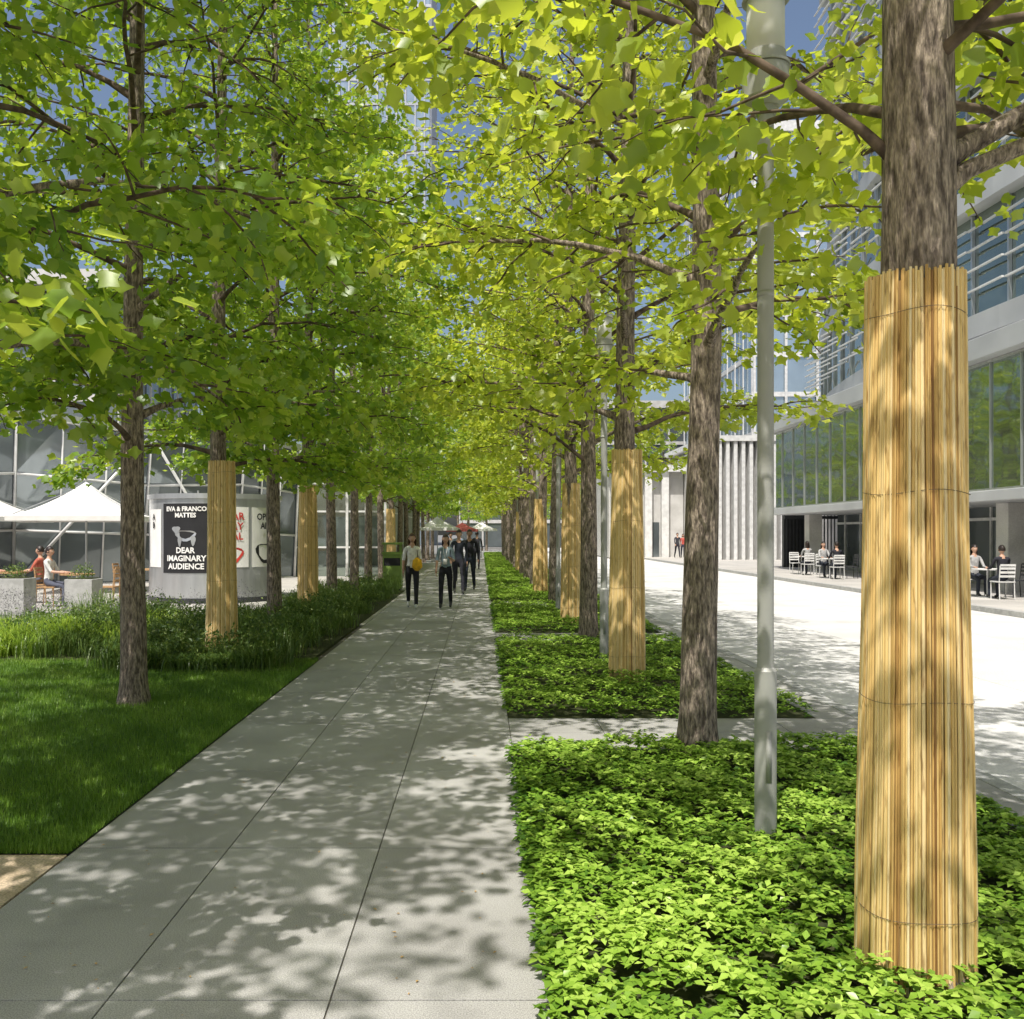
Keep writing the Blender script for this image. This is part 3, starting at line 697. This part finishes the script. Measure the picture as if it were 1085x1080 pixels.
    ball((0,-.083,-.055),.012,M_lip)
    if lanyard:
        L3=[Vector(p)+off for p in ((-.05,-.07,1.44),(-.03,-.125,1.30),(0,-.13,1.14),(.03,-.125,1.30),(.05,-.07,1.44))]
        mb.tube([p*s for p in L3],.006,M_canvas,5); c=Vector((0,-.13,1.10))+off; c*=s; mb.box((c.x-.045,c.y-.006,c.z-.06),(c.x+.045,c.y+.002,c.z+.06),M_canvas)
    mb.obj('hands_and_features',e,smooth=True)
    bm=bmesh.new(); bmesh.ops.create_icosphere(bm,subdivisions=4,radius=1); dele=[]
    for v in bm.verts:
        x,y,z=v.co
        if (y<-.25 and z<.38) or (not long and z<-.35) or (long and y<-.05 and z<.1): dele.append(v)
        r=1.10+.03*math.sin(x*14+y*5); X,Y,Z=x*.077*r,y*.098*r,z*.118*1.07
        if long and z<-.05: Z-= .22*(-z)**.8; Y=max(Y*.9,.035); X*=1.12
        v.co=(X,Y,Z)
    bmesh.ops.delete(bm,geom=dele,context='VERTS'); hm=bpy.data.meshes.new('hair'); bm.to_mesh(hm); bm.free(); hm.materials.append(hair)
    for v in hm.vertices: v.co=(v.co+hc+off)*s
    for p in hm.polygons: p.use_smooth=True
    addobj('hair',hm,e)
    if bag:
        b2=MB(); W,Pm,d,sd=hands[0 if bag[1]>0 else 1]; c=(Pm+off)*s
        pts=[(c.x,c.y,c.z+.05),(c.x,c.y-.02,c.z),(c.x,c.y-.02,c.z-.14),(c.x,c.y,c.z-.22)]
        b2.tube(pts,[.04,.10,.12,.05],cloth(bag[0]),12); b2.obj('carried_bag',e,smooth=True)
    return e
person('woman_walking',(-1.53,20.9,0),.05,(.80,.79,.76),(.03,.03,.035),h=1.66,long=True,female=True,hair=M_hairb,bag=((.80,.45,.03),1),arms=((.1,1.5),(-.25,.15)),legs=((.28,.05),(-.3,.3)),shoe=M_shoew)
person('woman_walking',(-.79,20.9,0),-.05,(.22,.29,.33),(.02,.02,.025),h=1.62,long=True,female=True,arms=((.1,1.7),(.2,.2)),legs=((-.28,.25),(.3,.08)),lanyard=True)
person('man_walking',(-.62,26.0,0),.1,(.03,.035,.05),(.03,.03,.04),h=1.75,sleeve=True,legs=((.3,.1),(-.3,.3)))
person('man_walking',(-.34,27.5,0),-.1,(.02,.02,.025),(.025,.03,.045),h=1.78,sleeve=True,legs=((-.3,.3),(.3,.1)),skin=SK2,bag=((.02,.02,.02),-1))
person('man_walking',(-.75,32,0),0,(.25,.3,.4),(.04,.04,.05),h=1.75,legs=((-.2,.2),(.25,.1)))
person('pedestrian',(-1.3,40,0),.1,(.4,.4,.42),(.04,.04,.05),h=1.7); person('pedestrian',(-.2,44,0),3.1,(.05,.05,.06),(.04,.04,.05),h=1.75,sleeve=True)
person('pedestrian',(12.9,74,0),.2,(.3,.3,.35),(.03,.03,.04),h=1.75)
person('pedestrian',(13.5,65,0),.1,(.05,.05,.06),(.03,.03,.04),h=1.72,sleeve=True)
person('pedestrian',(14.0,65.5,0),-.1,(.5,.1,.08),(.05,.05,.08),h=1.65,female=True,long=True)
sit=((1.5,1.5),(1.45,1.55)); sa=((.5,1.0),(.6,.9))
for i,(x,y) in enumerate(rt):
    for (yy,r) in ((y-.68,math.pi),(y+.68,0)):
        if (i,r) in ((1,0),(3,0)): continue
        c=random.choice([(.03,.03,.04),(.05,.06,.09),(.4,.4,.4),(.12,.05,.05)])
        person('seated_diner',(x,yy,.0),r,c,(.03,.035,.05),h=1.7,legs=sit,arms=sa,seat=True,sleeve=i%2==0,long=(i+int(r))%2==0,female=(i+int(r))%2==0)
for (x,y,r,c) in ((-9.85,21.5,math.pi/2,(.6,.6,.58)),(-10.55,22.6,-math.pi/2,(.45,.12,.08)),(-11.85,22.5,math.pi/2,(.5,.5,.52))):
    person('seated_diner',(x,y,0),r,c,(.1,.11,.15),h=1.7,legs=sit,arms=sa,seat=True)

# ---------------------------------------------------------------- light
w=bpy.data.worlds.new('World'); scene.world=w; w.use_nodes=True; nt=w.node_tree
bg=nt.nodes['Background']; sk=nt.nodes.new('ShaderNodeTexSky'); sk.sky_type='NISHITA'; sk.sun_disc=False
el=math.radians(62); sv=Vector((-.36,-.93,0)).normalized()
sk.sun_elevation=el; sk.sun_rotation=math.atan2(sv.x,sv.y)%(2*math.pi); sk.dust_density=4.0; sk.air_density=1.0
nt.links.new(sk.outputs[0],bg.inputs[0]); bg.inputs[1].default_value=.14
sd=Vector((sv.x*math.cos(el),sv.y*math.cos(el),math.sin(el)))
L=bpy.data.lights.new('sun','SUN'); L.energy=5; L.angle=math.radians(.5); L.color=(1,.955,.88)
o=bpy.data.objects.new('sun',L); COL.objects.link(o); o.location=(0,0,30); o.rotation_euler=(-sd).to_track_quat('-Z','Y').to_euler()
cam=bpy.data.cameras.new('camera'); co=bpy.data.objects.new('camera',cam); COL.objects.link(co); scene.camera=co
co.location=(0,0,1.65); co.rotation_euler=(math.pi/2,0,0)
cam.sensor_fit='HORIZONTAL'; cam.sensor_width=36; cam.lens=36*1000/1085; cam.shift_x=.030; cam.shift_y=.024; cam.clip_start=.05; cam.clip_end=4000
